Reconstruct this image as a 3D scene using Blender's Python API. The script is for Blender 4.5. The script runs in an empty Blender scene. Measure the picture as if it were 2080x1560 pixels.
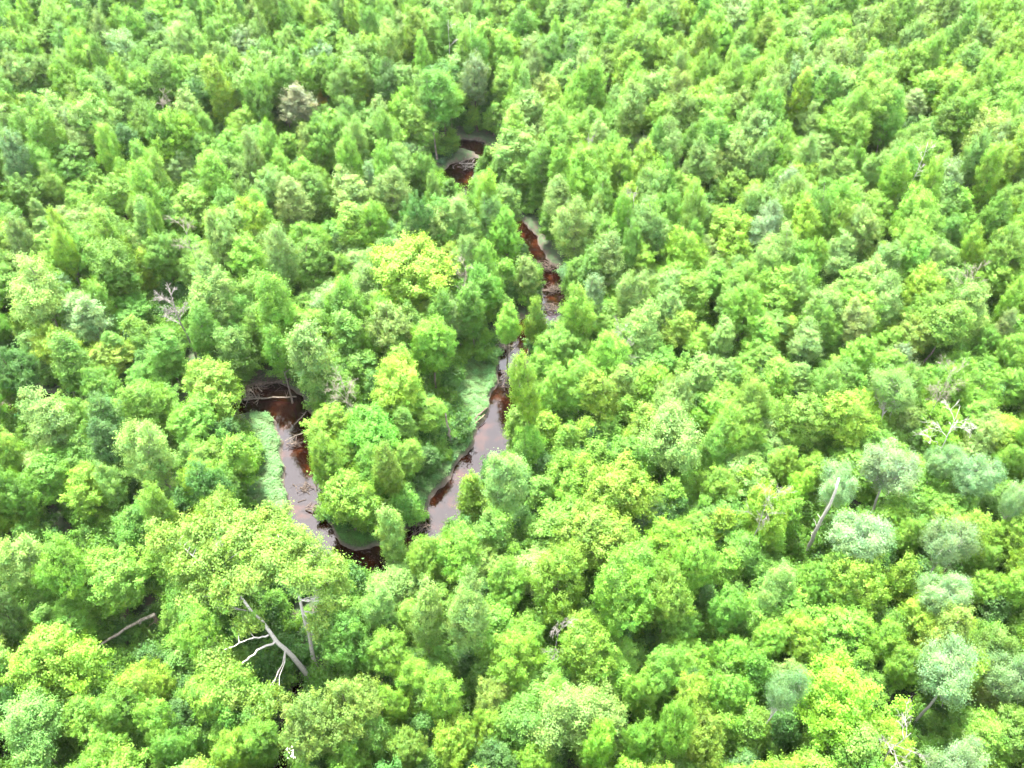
import bpy, math, random
import numpy as np
from mathutils import Vector, Matrix

S = bpy.context.scene
COL = S.collection
rng = np.random.default_rng(7)
random.seed(7)
R = math.radians

# ------------------------------------------------------------------ camera
CH, PITCH, HFOV = 88.0, R(46.0), R(60.0)
W0, H0 = 2080.0, 1560.0
F = W0 / 2 / math.tan(HFOV / 2)
cam = bpy.data.objects.new('camera', bpy.data.cameras.new('camera'))
COL.objects.link(cam)
cam.location = (0, 0, CH)
cam.rotation_euler = (math.pi / 2 - PITCH, 0, 0)
cam.data.sensor_width = 36
cam.data.lens = 18 / math.tan(HFOV / 2)
cam.data.clip_end = 4000
S.camera = cam

# ------------------------------------------------------------------ world, sun, exposure
SUN_EL, SUN_AZ = R(69), R(335)          # azimuth clockwise from north (+Y)
w = bpy.data.worlds.new("World"); S.world = w; w.use_nodes = True
nt = w.node_tree; nt.nodes.clear()
sky = nt.nodes.new('ShaderNodeTexSky'); sky.sky_type = 'NISHITA'; sky.sun_disc = False
sky.sun_elevation = SUN_EL; sky.sun_rotation = SUN_AZ; sky.dust_density = 3.0; sky.air_density = 1.2
mixc = nt.nodes.new('ShaderNodeMix'); mixc.data_type = 'RGBA'
mixc.inputs[0].default_value = 0.72
mixc.inputs[7].default_value = (7.4, 7.35, 7.6, 1)     # thin bright overcast over the blue
bgn = nt.nodes.new('ShaderNodeBackground'); bgn.inputs[1].default_value = 0.11
out = nt.nodes.new('ShaderNodeOutputWorld')
nt.links.new(sky.outputs[0], mixc.inputs[6]); nt.links.new(mixc.outputs[2], bgn.inputs[0]); nt.links.new(bgn.outputs[0], out.inputs[0])
sl = bpy.data.lights.new('sun', 'SUN'); sl.energy = 3.5; sl.angle = R(10); sl.color = (1, 0.96, 0.88)
so = bpy.data.objects.new('sun', sl); COL.objects.link(so)
sd = Vector((math.sin(SUN_AZ) * math.cos(SUN_EL), math.cos(SUN_AZ) * math.cos(SUN_EL), math.sin(SUN_EL)))
so.rotation_euler = (-sd).to_track_quat('-Z', 'Y').to_euler()
S.view_settings.view_transform = 'Standard'; S.view_settings.look = 'None'
S.view_settings.exposure = 3.5; S.view_settings.gamma = 1
S.cycles.use_denoising = True; S.cycles.denoiser = 'OPENIMAGEDENOISE'
S.cycles.max_bounces = 8; S.cycles.diffuse_bounces = 4; S.cycles.transmission_bounces = 4
S.cycles.caustics_reflective = False; S.cycles.caustics_refractive = False

# ------------------------------------------------------------------ projection helpers (used to find where things stand)
sp, cp = math.sin(PITCH), math.cos(PITCH)
def at(px, py, z=0.0):
    u = (px - W0 / 2) / F; v = (py - H0 / 2) / F
    d = np.array([u, cp - v * sp, -sp - v * cp])
    t = (z - CH) / d[2]
    return np.array([d[0] * t, d[1] * t, z])
def proj(p):
    p = np.asarray(p, float); q = p - np.array([0, 0, CH])
    dep = q[..., 1] * cp - q[..., 2] * sp
    up = q[..., 1] * sp + q[..., 2] * cp
    dep = np.maximum(dep, 1e-3)
    return np.stack([W0 / 2 + F * q[..., 0] / dep, H0 / 2 - F * up / dep, dep], -1)
def inpoly(px, py, poly):
    c = False; n = len(poly)
    for i in range(n):
        x1, y1 = poly[i]; x2, y2 = poly[i - 1]
        if (y1 > py) != (y2 > py) and px < (x2 - x1) * (py - y1) / (y2 - y1) + x1: c = not c
    return c
def inpoly_np(X, Y, poly):
    c = np.zeros(X.shape, bool); n = len(poly)
    for i in range(n):
        x1, y1 = poly[i]; x2, y2 = poly[i - 1]
        if y1 == y2: continue
        c ^= ((y1 > Y) != (y2 > Y)) & (X < (x2 - x1) * (Y - y1) / (y2 - y1) + x1)
    return c

# ------------------------------------------------------------------ materials
def newmat(name):
    m = bpy.data.materials.new(name); m.use_nodes = True
    t = m.node_tree; t.nodes.clear()
    return m, t, t.nodes, t.links
def nn(N, kind, **kw):
    n = N.new(kind)
    for k, v in kw.items(): setattr(n, k, v)
    return n
def leaf_mat(name, trans=0.44, gloss=0.25):
    m, t, N, L = newmat(name)
    at_ = nn(N, 'ShaderNodeAttribute', attribute_name='tint', attribute_type='INSTANCER')
    sh = nn(N, 'ShaderNodeAttribute', attribute_name='leaf', attribute_type='GEOMETRY')
    mul = nn(N, 'ShaderNodeMix', data_type='RGBA', blend_type='MULTIPLY'); mul.inputs[0].default_value = 1
    L.new(at_.outputs['Color'], mul.inputs[6]); L.new(sh.outputs['Color'], mul.inputs[7])
    p = nn(N, 'ShaderNodeBsdfPrincipled'); p.inputs['Roughness'].default_value = 0.55
    p.inputs['Specular IOR Level'].default_value = gloss
    tr = nn(N, 'ShaderNodeBsdfTranslucent')
    br = nn(N, 'ShaderNodeMix', data_type='RGBA', blend_type='MULTIPLY'); br.inputs[0].default_value = 1
    br.inputs[7].default_value = (1.35, 1.25, 0.5, 1)
    L.new(mul.outputs[2], p.inputs['Base Color']); L.new(mul.outputs[2], br.inputs[6]); L.new(br.outputs[2], tr.inputs['Color'])
    mx = nn(N, 'ShaderNodeMixShader'); mx.inputs[0].default_value = trans
    L.new(p.outputs[0], mx.inputs[1]); L.new(tr.outputs[0], mx.inputs[2])
    o = nn(N, 'ShaderNodeOutputMaterial'); L.new(mx.outputs[0], o.inputs[0])
    return m
def noise_mat(name, c1, c2, scale=3, rough=0.85, c3=None, detail=5, bump=0.0, stretch=None):
    m, t, N, L = newmat(name)
    tc = nn(N, 'ShaderNodeTexCoord'); mp = nn(N, 'ShaderNodeMapping')
    if stretch: mp.inputs['Scale'].default_value = stretch
    L.new(tc.outputs['Object'], mp.inputs[0])
    n = nn(N, 'ShaderNodeTexNoise'); n.inputs['Scale'].default_value = scale; n.inputs['Detail'].default_value = detail
    L.new(mp.outputs[0], n.inputs[0])
    r = nn(N, 'ShaderNodeValToRGB'); r.color_ramp.elements[0].position = .35; r.color_ramp.elements[1].position = .65
    r.color_ramp.elements[0].color = (*c1, 1); r.color_ramp.elements[1].color = (*c2, 1)
    if c3:
        e = r.color_ramp.elements.new(.78); e.color = (*c3, 1)
    L.new(n.outputs['Fac'], r.inputs[0])
    p = nn(N, 'ShaderNodeBsdfPrincipled'); p.inputs['Roughness'].default_value = rough
    p.inputs['Specular IOR Level'].default_value = 0.2
    L.new(r.outputs[0], p.inputs['Base Color'])
    if bump:
        b = nn(N, 'ShaderNodeBump'); b.inputs['Strength'].default_value = bump; L.new(n.outputs['Fac'], b.inputs['Height']); L.new(b.outputs[0], p.inputs['Normal'])
    o = nn(N, 'ShaderNodeOutputMaterial'); L.new(p.outputs[0], o.inputs[0])
    return m
M_LEAF = leaf_mat('leaves')
M_FINE = leaf_mat('fine leaves', 0.36, 0.25)
M_BARK = noise_mat('grey brown bark', (.05, .038, .026), (.11, .09, .066), 6, stretch=(1, 1, .3), bump=.4)
M_PALE = noise_mat('pale grey bark', (.08, .068, .05), (.19, .17, .135), 5, stretch=(1, 1, .4), bump=.3)
M_WHITE = noise_mat('white bark', (.20, .19, .165), (.28, .27, .24), 4, c3=(.10, .085, .065), stretch=(1, 1, 1.6), bump=.2)
M_DRIFT = noise_mat('weathered driftwood', (.03, .021, .015), (.09, .07, .056), 4, bump=.4)
M_SNAG = noise_mat('bleached dead wood', (.075, .068, .058), (.165, .153, .138), 3, bump=.2)
M_RED = noise_mat('red brown bare wood', (.08, .058, .038), (.155, .12, .082), 3, bump=.3)

# ------------------------------------------------------------------ mesh helpers
def mesh_obj(name, V, Fc, mat, parent=None, leaf=None, smooth=False):
    me = bpy.data.meshes.new(name)
    V = np.asarray(V, np.float32); Fc = np.asarray(Fc, np.int32)
    nf, k = Fc.shape
    me.vertices.add(len(V)); me.vertices.foreach_set('co', V.ravel())
    me.loops.add(nf * k); me.loops.foreach_set('vertex_index', Fc.ravel())
    me.polygons.add(nf); me.polygons.foreach_set('loop_start', np.arange(nf, dtype=np.int32) * k)
    me.polygons.foreach_set('use_smooth', np.full(nf, smooth))
    me.update(calc_edges=True)
    if leaf is not None:
        a = me.color_attributes.new('leaf', 'FLOAT_COLOR', 'POINT')
        c = np.ones((len(V), 4), np.float32); c[:, :3] = leaf; a.data.foreach_set('color', c.ravel())
    if isinstance(mat, (list, tuple)):
        for x in mat: me.materials.append(x)
    else: me.materials.append(mat)
    o = bpy.data.objects.new(name, me); COL.objects.link(o)
    if parent: o.parent = parent
    return o
def tag(o, label=None, cat=None, group=None, kind=None):
    if label: o['label'] = label
    if cat: o['category'] = cat
    if group: o['group'] = group
    if kind: o['kind'] = kind
    return o

class Tubes:
    def __init__(s): s.V = []; s.F = []; s.n = 0
    def add(s, pts, rad, sides=6):
        pts = np.asarray(pts, float); rad = np.asarray(rad, float)
        tg = np.gradient(pts, axis=0); tg /= np.linalg.norm(tg, axis=1, keepdims=True) + 1e-9
        ref = np.array([0.31, 0.17, 0.93]) if abs(tg[0][2]) < .8 else np.array([1., 0.1, 0])
        a = np.cross(tg, ref); a /= np.linalg.norm(a, axis=1, keepdims=True) + 1e-9
        b = np.cross(tg, a)
        th = np.linspace(0, 2 * math.pi, sides, endpoint=False)
        ring = pts[:, None] + rad[:, None, None] * (np.cos(th)[None, :, None] * a[:, None] + np.sin(th)[None, :, None] * b[:, None])
        s.V.append(ring.reshape(-1, 3)); m = len(pts)
        for i in range(m - 1):
            for j in range(sides):
                s.F.append((s.n + i * sides + j, s.n + i * sides + (j + 1) % sides, s.n + (i + 1) * sides + (j + 1) % sides, s.n + (i + 1) * sides + j))
        if sides == 6:
            for e in (0, m - 1):
                o = s.n + e * sides
                s.F.append((o, o + 1, o + 2, o + 3)); s.F.append((o, o + 3, o + 4, o + 5))
        s.n += m * sides
    def build(s, name, mat, parent=None):
        return mesh_obj(name, np.concatenate(s.V), s.F, mat, parent, smooth=True)
def curve(a, b, rg, sag=0.0, wob=0.06, n=6):
    a = np.asarray(a, float); b = np.asarray(b, float)
    t = np.linspace(0, 1, n)[:, None]; L = np.linalg.norm(b - a)
    p = a + (b - a) * t
    o = rg.normal(0, wob * L, (n, 3)); o[0] = 0; o[-1] = 0
    p += o * 0.6
    p[:, 2] -= sag * L * (np.sin(t[:, 0] * math.pi))
    return p

def unit(v): return v / (np.linalg.norm(v, axis=-1, keepdims=True) + 1e-9)
def leaves_on(lobes, rg, nsub, nleaf, lsize, flat=.8, spread=.3, updown=-.45, axis=None, var=.22, up=.6):
    """leaf sized quads, gathered in sprays that sit on each lobe"""
    C = []; O = []; A = []
    LK = []
    cen = np.mean([q[0] for q in lobes], 0)
    full = []
    for (c, r) in lobes:
        full.append((c, r))
        for k in range(3):
            d = rg.normal(0, 1, 3); d[2] = abs(d[2]) * .8; d = unit(d + unit(np.asarray(c) - cen) * .6)
            full.append((np.asarray(c) + d * r * rg.uniform(.9, 1.3), r * rg.uniform(.28, .48)))
    for (c, r) in full:
        n = max(4, int(nsub * r * r))
        d = unit(rg.normal(0, 1, (n * 3, 3))); d = d[d[:, 2] > updown][:n]
        rr = r * rg.uniform(.62, 1.08, len(d)) * np.where(rg.random(len(d)) < .1, 1.3, 1)
        p = np.asarray(c) + d * rr[:, None] * np.array([1, 1, flat])
        C.append(p); O.append(d); A.append(np.repeat(unit(np.asarray(c) - cen)[None], len(d), 0))
        LK.append(np.repeat(np.array([[1 + rg.normal(0, .07), 1, 1 + rg.normal(0, .1)]]) * (1 + rg.normal(0, .1)), len(d), 0))
    C = np.concatenate(C); O = np.concatenate(O); OC = np.concatenate(A); LK = np.concatenate(LK)
    ns = len(C)
    cs = LK * rg.uniform(1 - var * .6, 1 + var * .6, (ns, 1)) * np.concatenate([rg.uniform(.9, 1.14, (ns, 1)), np.ones((ns, 1)), rg.uniform(.85, 1.15, (ns, 1))], 1)
    P = np.repeat(C, nleaf, 0); D = np.repeat(O, nleaf, 0); K = np.repeat(cs, nleaf, 0)
    n = len(P)
    AX = unit(D * .8 + np.array([0, 0, up]) + np.repeat(OC, nleaf, 0) * .3)
    P = P + rg.normal(0, spread * .5, (n, 3)) * np.array([1, 1, .7]) + AX * rg.normal(0, spread * 1.0, (n, 1))
    K = K * rg.uniform(.88, 1.12, (n, 1))
    nrm = unit(D * .95 + np.repeat(OC, nleaf, 0) * .5 + np.array([0, 0, .35]) + rg.normal(0, .36, (n, 3)))
    a = unit(np.cross(nrm, rg.normal(0, 1, (n, 3)))); b = np.cross(nrm, a)
    s = lsize * rg.uniform(.65, 1.3, (n, 1))
    V = np.stack([P - a * s * .62, P - b * s * .42 - nrm * s * .12, P + a * s * .62, P + b * s * .42 - nrm * s * .12], 1).reshape(-1, 3)
    Fc = np.arange(n * 4, dtype=np.int32).reshape(-1, 4)
    return V, Fc, np.repeat(K, 4, 0)

def profile(shape, t):
    if shape == 'broad': return (1 - abs(2 * t - .95) ** 2.4 * .95).clip(0.05) ** .6
    if shape == 'column': return (np.minimum(1, (t + .12) * 2.2) * (1 - t ** 4 * .72)) .clip(.1)
    if shape == 'point': return (np.minimum(1, (t + .15) * 3) * (1 - t ** 1.7 * .78)).clip(.08)
    if shape == 'dome': return np.sqrt((1 - (t * .98) ** 2).clip(0.02)) * np.minimum(1, .6 + t * 1.6)
def make_lobes(shape, Rr, Hh, Ch, n, lr, rg):
    L = []; base = Hh - Ch
    lean = rg.normal(0, .04, 2)
    nl = {'broad': 5, 'column': 3, 'dome': 6, 'point': 1}[shape]
    lead = []
    a0 = rg.random() * 6.28
    for k in range(nl):
        th = a0 + k * 6.283 / nl + rg.normal(0, .35); off = Rr * (rg.uniform(.38, .62) if shape != 'dome' else rg.uniform(.45, .75)) * (nl > 1)
        if shape == 'column': off *= .85
        if nl > 2 and k == 0: off *= .25
        top = 1.0 if k == 0 else rg.uniform(.6, .96)
        lead.append((math.cos(th) * off, math.sin(th) * off, top, Rr * ((rg.uniform(.34, .66) if shape != 'dome' else rg.uniform(.28, .5)) if nl > 1 else 1), rg.uniform(0, .3) if k else 0))
    tries = 0
    while len(L) < n and tries < n * 80:
        tries += 1
        ox, oy, top, lrad, bot = lead[rg.integers(nl)]
        t = bot + (top - bot) * rg.random() ** .8; tt = (t - bot) / (top - bot)
        r = lr * rg.uniform(.6, 1.3)
        pr = float(profile(shape, np.array(tt))) * lrad
        rad = max(0, pr - r * .35) * (rg.uniform(.2, 1) ** .5)
        th = rg.random() * 6.283
        k = (.55 + .45 * min(1, t * 1.6)) if shape != 'point' else 1
        c = np.array([ox * k + math.cos(th) * rad + lean[0] * t * Hh, oy * k + math.sin(th) * rad + lean[1] * t * Hh, base + r * .6 + t * (Ch - r * 1.3)])
        if all(np.linalg.norm((c - q[0]) * (1, 1, .8)) > (r + q[1]) * .62 for q in L): L.append((c, r))
    return L
def make_trunk(tb, lobes, Hh, Ch, r0, rg, share=.75, white=False, twigs=0, bare=None):
    base = Hh - Ch
    top = max(lobes, key=lambda q: q[0][2])[0]
    n = 9; t = np.linspace(0, 1, n)
    mid = np.stack([top[0] * t ** 1.4, top[1] * t ** 1.4, top[2] * t - .25 * (t == 0)], 1)
    mid[1:-1, :2] += np.cumsum(rg.normal(0, .09, (n - 2, 2)), 0)
    tb.add(mid, r0 * (1 - t * .9) ** .8 + .012 + (t == 0) * r0 * .35)
    for (c, r) in lobes:
        if rg.random() > share: continue
        hd = math.hypot(c[0], c[1])
        z0 = max(base * .75, c[2] - hd * rg.uniform(.7, 1.3) - .4)
        z0 = min(z0, top[2] * .94)
        s = np.array([np.interp(z0, mid[:, 2], mid[:, 0]), np.interp(z0, mid[:, 2], mid[:, 1]), z0])
        rr = max(.02, r0 * (1 - z0 / Hh) * .55 + .015)
        p = curve(s, c + np.array([0, 0, r * .3]), rg, sag=.1, wob=.05, n=6)
        tb.add(p, np.linspace(rr, .015, 6), 5)
        for q in range(twigs):
            k = rg.integers(2, 5); e = p[k] + unit(rg.normal(0, 1, 3) + (0, 0, .5)) * rg.uniform(.6, 1.6)
            tb.add(curve(p[k], e, rg, n=4), np.linspace(rr * .4, .01, 4), 4)

PROTO = {}      # kind -> list of dict(trunk, crown, R, H, CH)
def make_proto(kind, name, shape, Rr, Hh, Ch, n, lr, r0, leafsize, nsub, nleaf, seed, bark, mat, share=.75, twigs=0, flat=.8, spread=.3, updown=-.45, var=.22):
    rg = np.random.default_rng(seed)
    lobes = make_lobes(shape, Rr, Hh, Ch, n, lr, rg)
    V, Fc, K = leaves_on(lobes, rg, nsub, nleaf, leafsize, flat, spread, updown, var=var)
    crown = mesh_obj('crown', V, Fc, mat, leaf=K)
    tb = Tubes(); make_trunk(tb, lobes, Hh, Ch, r0, rg, share, twigs=twigs)
    trunk = tb.build('trunk', bark)
    PROTO.setdefault(kind, []).append(dict(trunk=trunk, crown=crown, R=Rr, H=Hh, CH=Ch, name=name, used=False))
for s in range(5):
    make_proto('broad', 'broadleaf_tree', 'broad', 3.6, 15, 9.6 + .5 * (s % 3), 56, 1.0, .17, .16, 22, 23, 100 + s, M_BARK, M_LEAF)
for s in range(5):
    make_proto('column', 'slender_tree', 'column', 2.7, 17, 12.8 - 1.6 * (s % 3), 50, .86, .14, .155, 25, 22, 200 + s, M_BARK if s % 2 else M_PALE, M_LEAF, flat=1.0, spread=.33)
for s in range(4):
    make_proto('loose', 'loose_crowned_tree', 'column', 3.2, 16.5, 10.8, 52, .85, .14, .14, 27, 24, 300 + s, M_PALE, M_FINE, share=.9, twigs=2, spread=.36, var=.16)
for s in range(4):
    make_proto('aspen', 'white_barked_tree', 'dome', 3.3, 16.5, 7.2, 56, .72, .17, .12, 32, 24, 400 + s, M_WHITE, M_FINE, share=1, twigs=4, spread=.4, var=.13)
for s in range(4):
    make_proto('sapling', 'young_tree', 'point', 1.7, 9, 7.2, 28, .62, .07, .165, 40, 18, 500 + s, M_BARK, M_LEAF)
make_proto('spruce', 'young_spruce', 'point', 1.9, 8, 7.4, 46, .5, .1, .1, 60, 20, 600, M_BARK, M_FINE, flat=.4, spread=.28)
for s in range(3):
    make_proto('shrub', 'shrub', 'dome', 1.5, 2.4, 2.3, 12, .6, .04, .17, 42, 12, 700 + s, M_BARK, M_LEAF, share=.5)

TINT = dict(yellow=(.118, .235, .022), bright=(.1, .222, .024), mid=(.074, .178, .022), pale=(.112, .212, .046), grey=(.112, .205, .076),
            dark=(.045, .12, .022), olive=(.105, .195, .032), white=(.135, .22, .075), gold=(.30, .29, .03), blue=(.09, .178, .066), pink=(.14, .17, .08))
WORD = dict(yellow='yellow-green', bright='bright green', mid='mid-green', pale='pale green', grey='grey-green', dark='dark green', olive='olive green',
            white='whitish green', gold='golden yellow', blue='bluish green', pink='pinkish brown')

# ------------------------------------------------------------------ creek layout (pixel on the ground -> metres)
CREEK = [(-260, 800, 3), (-60, 805, 3), (40, 812, 2.6), (120, 822, 2.3), (215, 828, 2.2), (330, 838, 2.2), (440, 822, 2.2), (505, 803, 2.4), (560, 806, 2.9), (592, 838, 2.7),
         (602, 890, 2.2), (612, 950, 2.2), (619, 1010, 2.3), (630, 1065, 2.3), (660, 1115, 2.3), (710, 1146, 2.5), (770, 1140, 2.4), (830, 1108, 2.2), (888, 1055, 2.6),
         (937, 988, 2.6), (983, 922, 2.5), (1011, 862, 2.3), (1030, 800, 2.1), (1038, 750, 2.0), (1045, 705, 2.0), (1063, 668, 2.1), (1108, 636, 2.0), (1128, 600, 2.1), (1122, 565, 2.0),
         (1098, 532, 1.8), (1078, 500, 1.7), (1068, 470, 1.7), (1020, 430, 1.8), (965, 400, 2), (932, 368, 2.5), (932, 345, 3.2), (965, 330, 2.4), (1000, 318, 2), (960, 290, 2), (860, 285, 2), (740, 305, 2),
         (660, 318, 2.5), (560, 330, 2), (430, 320, 2), (200, 300, 2), (-200, 260, 2)]
DITCH = [(540, 1700, 1.2), (575, 1560, 1.2), (590, 1470, 1.3), (600, 1410, 1.0), (640, 1370, .6)]
def resample(pts, step=.35):
    P = np.array([[*at(x, y)[:2], wd] for x, y, wd in pts])
    # catmull-rom
    out_ = []
    for i in range(len(P) - 1):
        p0 = P[max(i - 1, 0)]; p1 = P[i]; p2 = P[i + 1]; p3 = P[min(i + 2, len(P) - 1)]
        n = max(2, int(np.linalg.norm(p2[:2] - p1[:2]) / step))
        t = np.linspace(0, 1, n, endpoint=False)[:, None]
        out_.append(.5 * ((2 * p1) + (-p0 + p2) * t + (2 * p0 - 5 * p1 + 4 * p2 - p3) * t ** 2 + (-p0 + 3 * p1 - 3 * p2 + p3) * t ** 3))
    return np.concatenate(out_)
CL = np.concatenate([resample(CREEK), resample(DITCH)])
def creek_dist(X, Y):
    """distance to the water's edge, negative inside the channel"""
    X = np.asarray(X, float); Y = np.asarray(Y, float); D = np.full(X.shape, 99.0)
    f = D.ravel(); xf = X.ravel(); yf = Y.ravel()
    for i in range(0, len(CL), 4):
        c = CL[i]
        m = (abs(xf - c[0]) < 9) & (abs(yf - c[1]) < 9)
        if m.any():
            f[m] = np.minimum(f[m], np.hypot(xf[m] - c[0], yf[m] - c[1]) - c[2])
    return f.reshape(X.shape)
def wob(X, Y):
    return (np.sin(X * 1.1 + Y * .7) + np.sin(X * .5 - Y * 1.3 + 1) + .7 * np.sin(X * 2.7 + 2) * np.sin(Y * 2.3)) * .16
def ground_z(X, Y):
    D = creek_dist(X, Y) + wob(X, Y)
    t = np.clip((D + .9) / 1.5, 0, 1); t = t * t * (3 - 2 * t)
    return -1.25 + 1.25 * t + .1 * np.sin(X * .21) * np.sin(Y * .17) + .05 * wob(X * 2, Y * 2) * t
WATER_Z = -.62

def axis(lo, hi, flo, fhi, fine, coarse):
    return np.concatenate([np.linspace(lo, flo, coarse, endpoint=False), np.arange(flo, fhi, fine), np.linspace(fhi, hi, coarse)])
gx = axis(-1500, 1500, -95, 60, .3, 40); gy = axis(-600, 3000, 8, 190, .34, 40)
GX, GY = np.meshgrid(gx, gy)
GZ = ground_z(GX, GY)
V = np.stack([GX, GY, GZ], -1).reshape(-1, 3)
nx = len(gx); ny = len(gy)
ii = (np.arange(ny - 1)[:, None] * nx + np.arange(nx - 1)[None]).ravel()
Fc = np.stack([ii, ii + 1, ii + 1 + nx, ii + nx], 1)
# the ground: leaf litter, mud and sand by the water
m, t, N, L = newmat('forest floor')
geo = nn(N, 'ShaderNodeNewGeometry'); sx = nn(N, 'ShaderNodeSeparateXYZ'); L.new(geo.outputs['Position'], sx.inputs[0])
n1 = nn(N, 'ShaderNodeTexNoise'); n1.inputs['Scale'].default_value = .9; n1.inputs['Detail'].default_value = 8; L.new(geo.outputs['Position'], n1.inputs[0])
r1 = nn(N, 'ShaderNodeValToRGB'); e = r1.color_ramp.elements
e[0].position = .36; e[0].color = (.015, .022, .007, 1); e[1].position = .62; e[1].color = (.035, .028, .016, 1)
e2 = r1.color_ramp.elements.new(.5); e2.color = (.02, .045, .011, 1)
L.new(n1.outputs['Fac'], r1.inputs[0])
n2 = nn(N, 'ShaderNodeTexNoise'); n2.inputs['Scale'].default_value = 2.5; n2.inputs['Detail'].default_value = 6; L.new(geo.outputs['Position'], n2.inputs[0])
r2 = nn(N, 'ShaderNodeValToRGB'); e = r2.color_ramp.elements
e[0].position = .35; e[0].color = (.026, .019, .013, 1); e[1].position = .65; e[1].color = (.06, .047, .037, 1); L.new(n2.outputs['Fac'], r2.inputs[0])
mr = nn(N, 'ShaderNodeMapRange'); mr.inputs[1].default_value = -.5; mr.inputs[2].default_value = -.22; L.new(sx.outputs[2], mr.inputs[0])
mx = nn(N, 'ShaderNodeMix', data_type='RGBA'); L.new(mr.outputs[0], mx.inputs[0]); L.new(r2.outputs[0], mx.inputs[6]); L.new(r1.outputs[0], mx.inputs[7])
p = nn(N, 'ShaderNodeBsdfPrincipled'); p.inputs['Roughness'].default_value = .9; L.new(mx.outputs[2], p.inputs['Base Color'])
bm_ = nn(N, 'ShaderNodeBump'); bm_.inputs['Strength'].default_value = .6; bm_.inputs['Distance'].default_value = .1; L.new(n2.outputs['Fac'], bm_.inputs['Height']); L.new(bm_.outputs[0], p.inputs['Normal'])
o = nn(N, 'ShaderNodeOutputMaterial'); L.new(p.outputs[0], o.inputs[0])
g = mesh_obj('ground', V, Fc, m, smooth=True); tag(g, kind='structure')

# water: tea-brown, shallow over sand in places, glossy
m, t, N, L = newmat('tea brown creek water')
geo = nn(N, 'ShaderNodeNewGeometry')
n1 = nn(N, 'ShaderNodeTexNoise'); n1.inputs['Scale'].default_value = .35; n1.inputs['Detail'].default_value = 6; n1.inputs['Roughness'].default_value = .65; L.new(geo.outputs['Position'], n1.inputs[0])
r1 = nn(N, 'ShaderNodeValToRGB'); e = r1.color_ramp.elements
e[0].position = .52; e[0].color = (.004, .001, .0006, 1); e[1].position = .75; e[1].color = (.034, .010, .003, 1)
L.new(n1.outputs['Fac'], r1.inputs[0])
n2 = nn(N, 'ShaderNodeTexNoise'); n2.inputs['Scale'].default_value = 3.0; n2.inputs['Detail'].default_value = 3; L.new(geo.outputs['Position'], n2.inputs[0])
bm_ = nn(N, 'ShaderNodeBump'); bm_.inputs['Strength'].default_value = .05; bm_.inputs['Distance'].default_value = .05; L.new(n2.outputs['Fac'], bm_.inputs['Height'])
p = nn(N, 'ShaderNodeBsdfPrincipled'); p.inputs['Roughness'].default_value = .03; p.inputs['IOR'].default_value = 1.5
L.new(r1.outputs[0], p.inputs['Base Color']); L.new(bm_.outputs[0], p.inputs['Normal'])
o = nn(N, 'ShaderNodeOutputMaterial'); L.new(p.outputs[0], o.inputs[0])
M_WATER = m
wx = np.linspace(-200, 90, 30); wy = np.linspace(10, 215, 30); WX, WY = np.meshgrid(wx, wy)
V = np.stack([WX, WY, np.full(WX.shape, WATER_Z)], -1).reshape(-1, 3)
ii = (np.arange(29)[:, None] * 30 + np.arange(29)[None]).ravel()
tag(mesh_obj('creek_water', V, np.stack([ii, ii + 1, ii + 31, ii + 30], 1), m), kind='structure')

# ------------------------------------------------------------------ what stays open: creek and grass seen through the canopy
OPEN = [[(490, 765), (590, 775), (618, 850), (620, 930), (640, 1050), (650, 1110), (600, 1090), (580, 1045), (505, 1045), (522, 900), (500, 835)],
        [(640, 1060), (680, 1090), (690, 1060), (775, 1070), (775, 1150), (710, 1180), (650, 1115)],
        [(945, 722), (1020, 718), (1045, 760), (1030, 860), (1015, 905), (955, 960), (945, 990), (920, 1020), (900, 1095), (860, 1065), (870, 985), (935, 905), (945, 870), (922, 800)],
        [(1020, 706), (1062, 640), (1075, 690), (1060, 712)], [(1106, 652), (1110, 572), (1098, 532), (1118, 546), (1141, 590), (1132, 650)],
        [(880, 300), (925, 312), (978, 322), (960, 350), (940, 375), (905, 355)], [(1062, 485), (1084, 485), (1082, 512), (1066, 510)], [(-10, 798), (68, 795), (62, 838), (-10, 838)],
        [(165, 1330), (315, 1235), (345, 1250), (320, 1290), (200, 1345)], [(580, 1375), (602, 1375), (600, 1450), (580, 1460)],
        [(1622, 1142), (1652, 1142), (1716, 990), (1690, 985)], [(322, 585), (378, 585), (372, 680), (332, 680)], [(490, 1245), (520, 1235), (662, 1392), (622, 1402)], [(594, 1150), (612, 1150), (660, 1385), (640, 1385)], [(890, 870), (925, 850), (940, 910), (900, 920)]]

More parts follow.
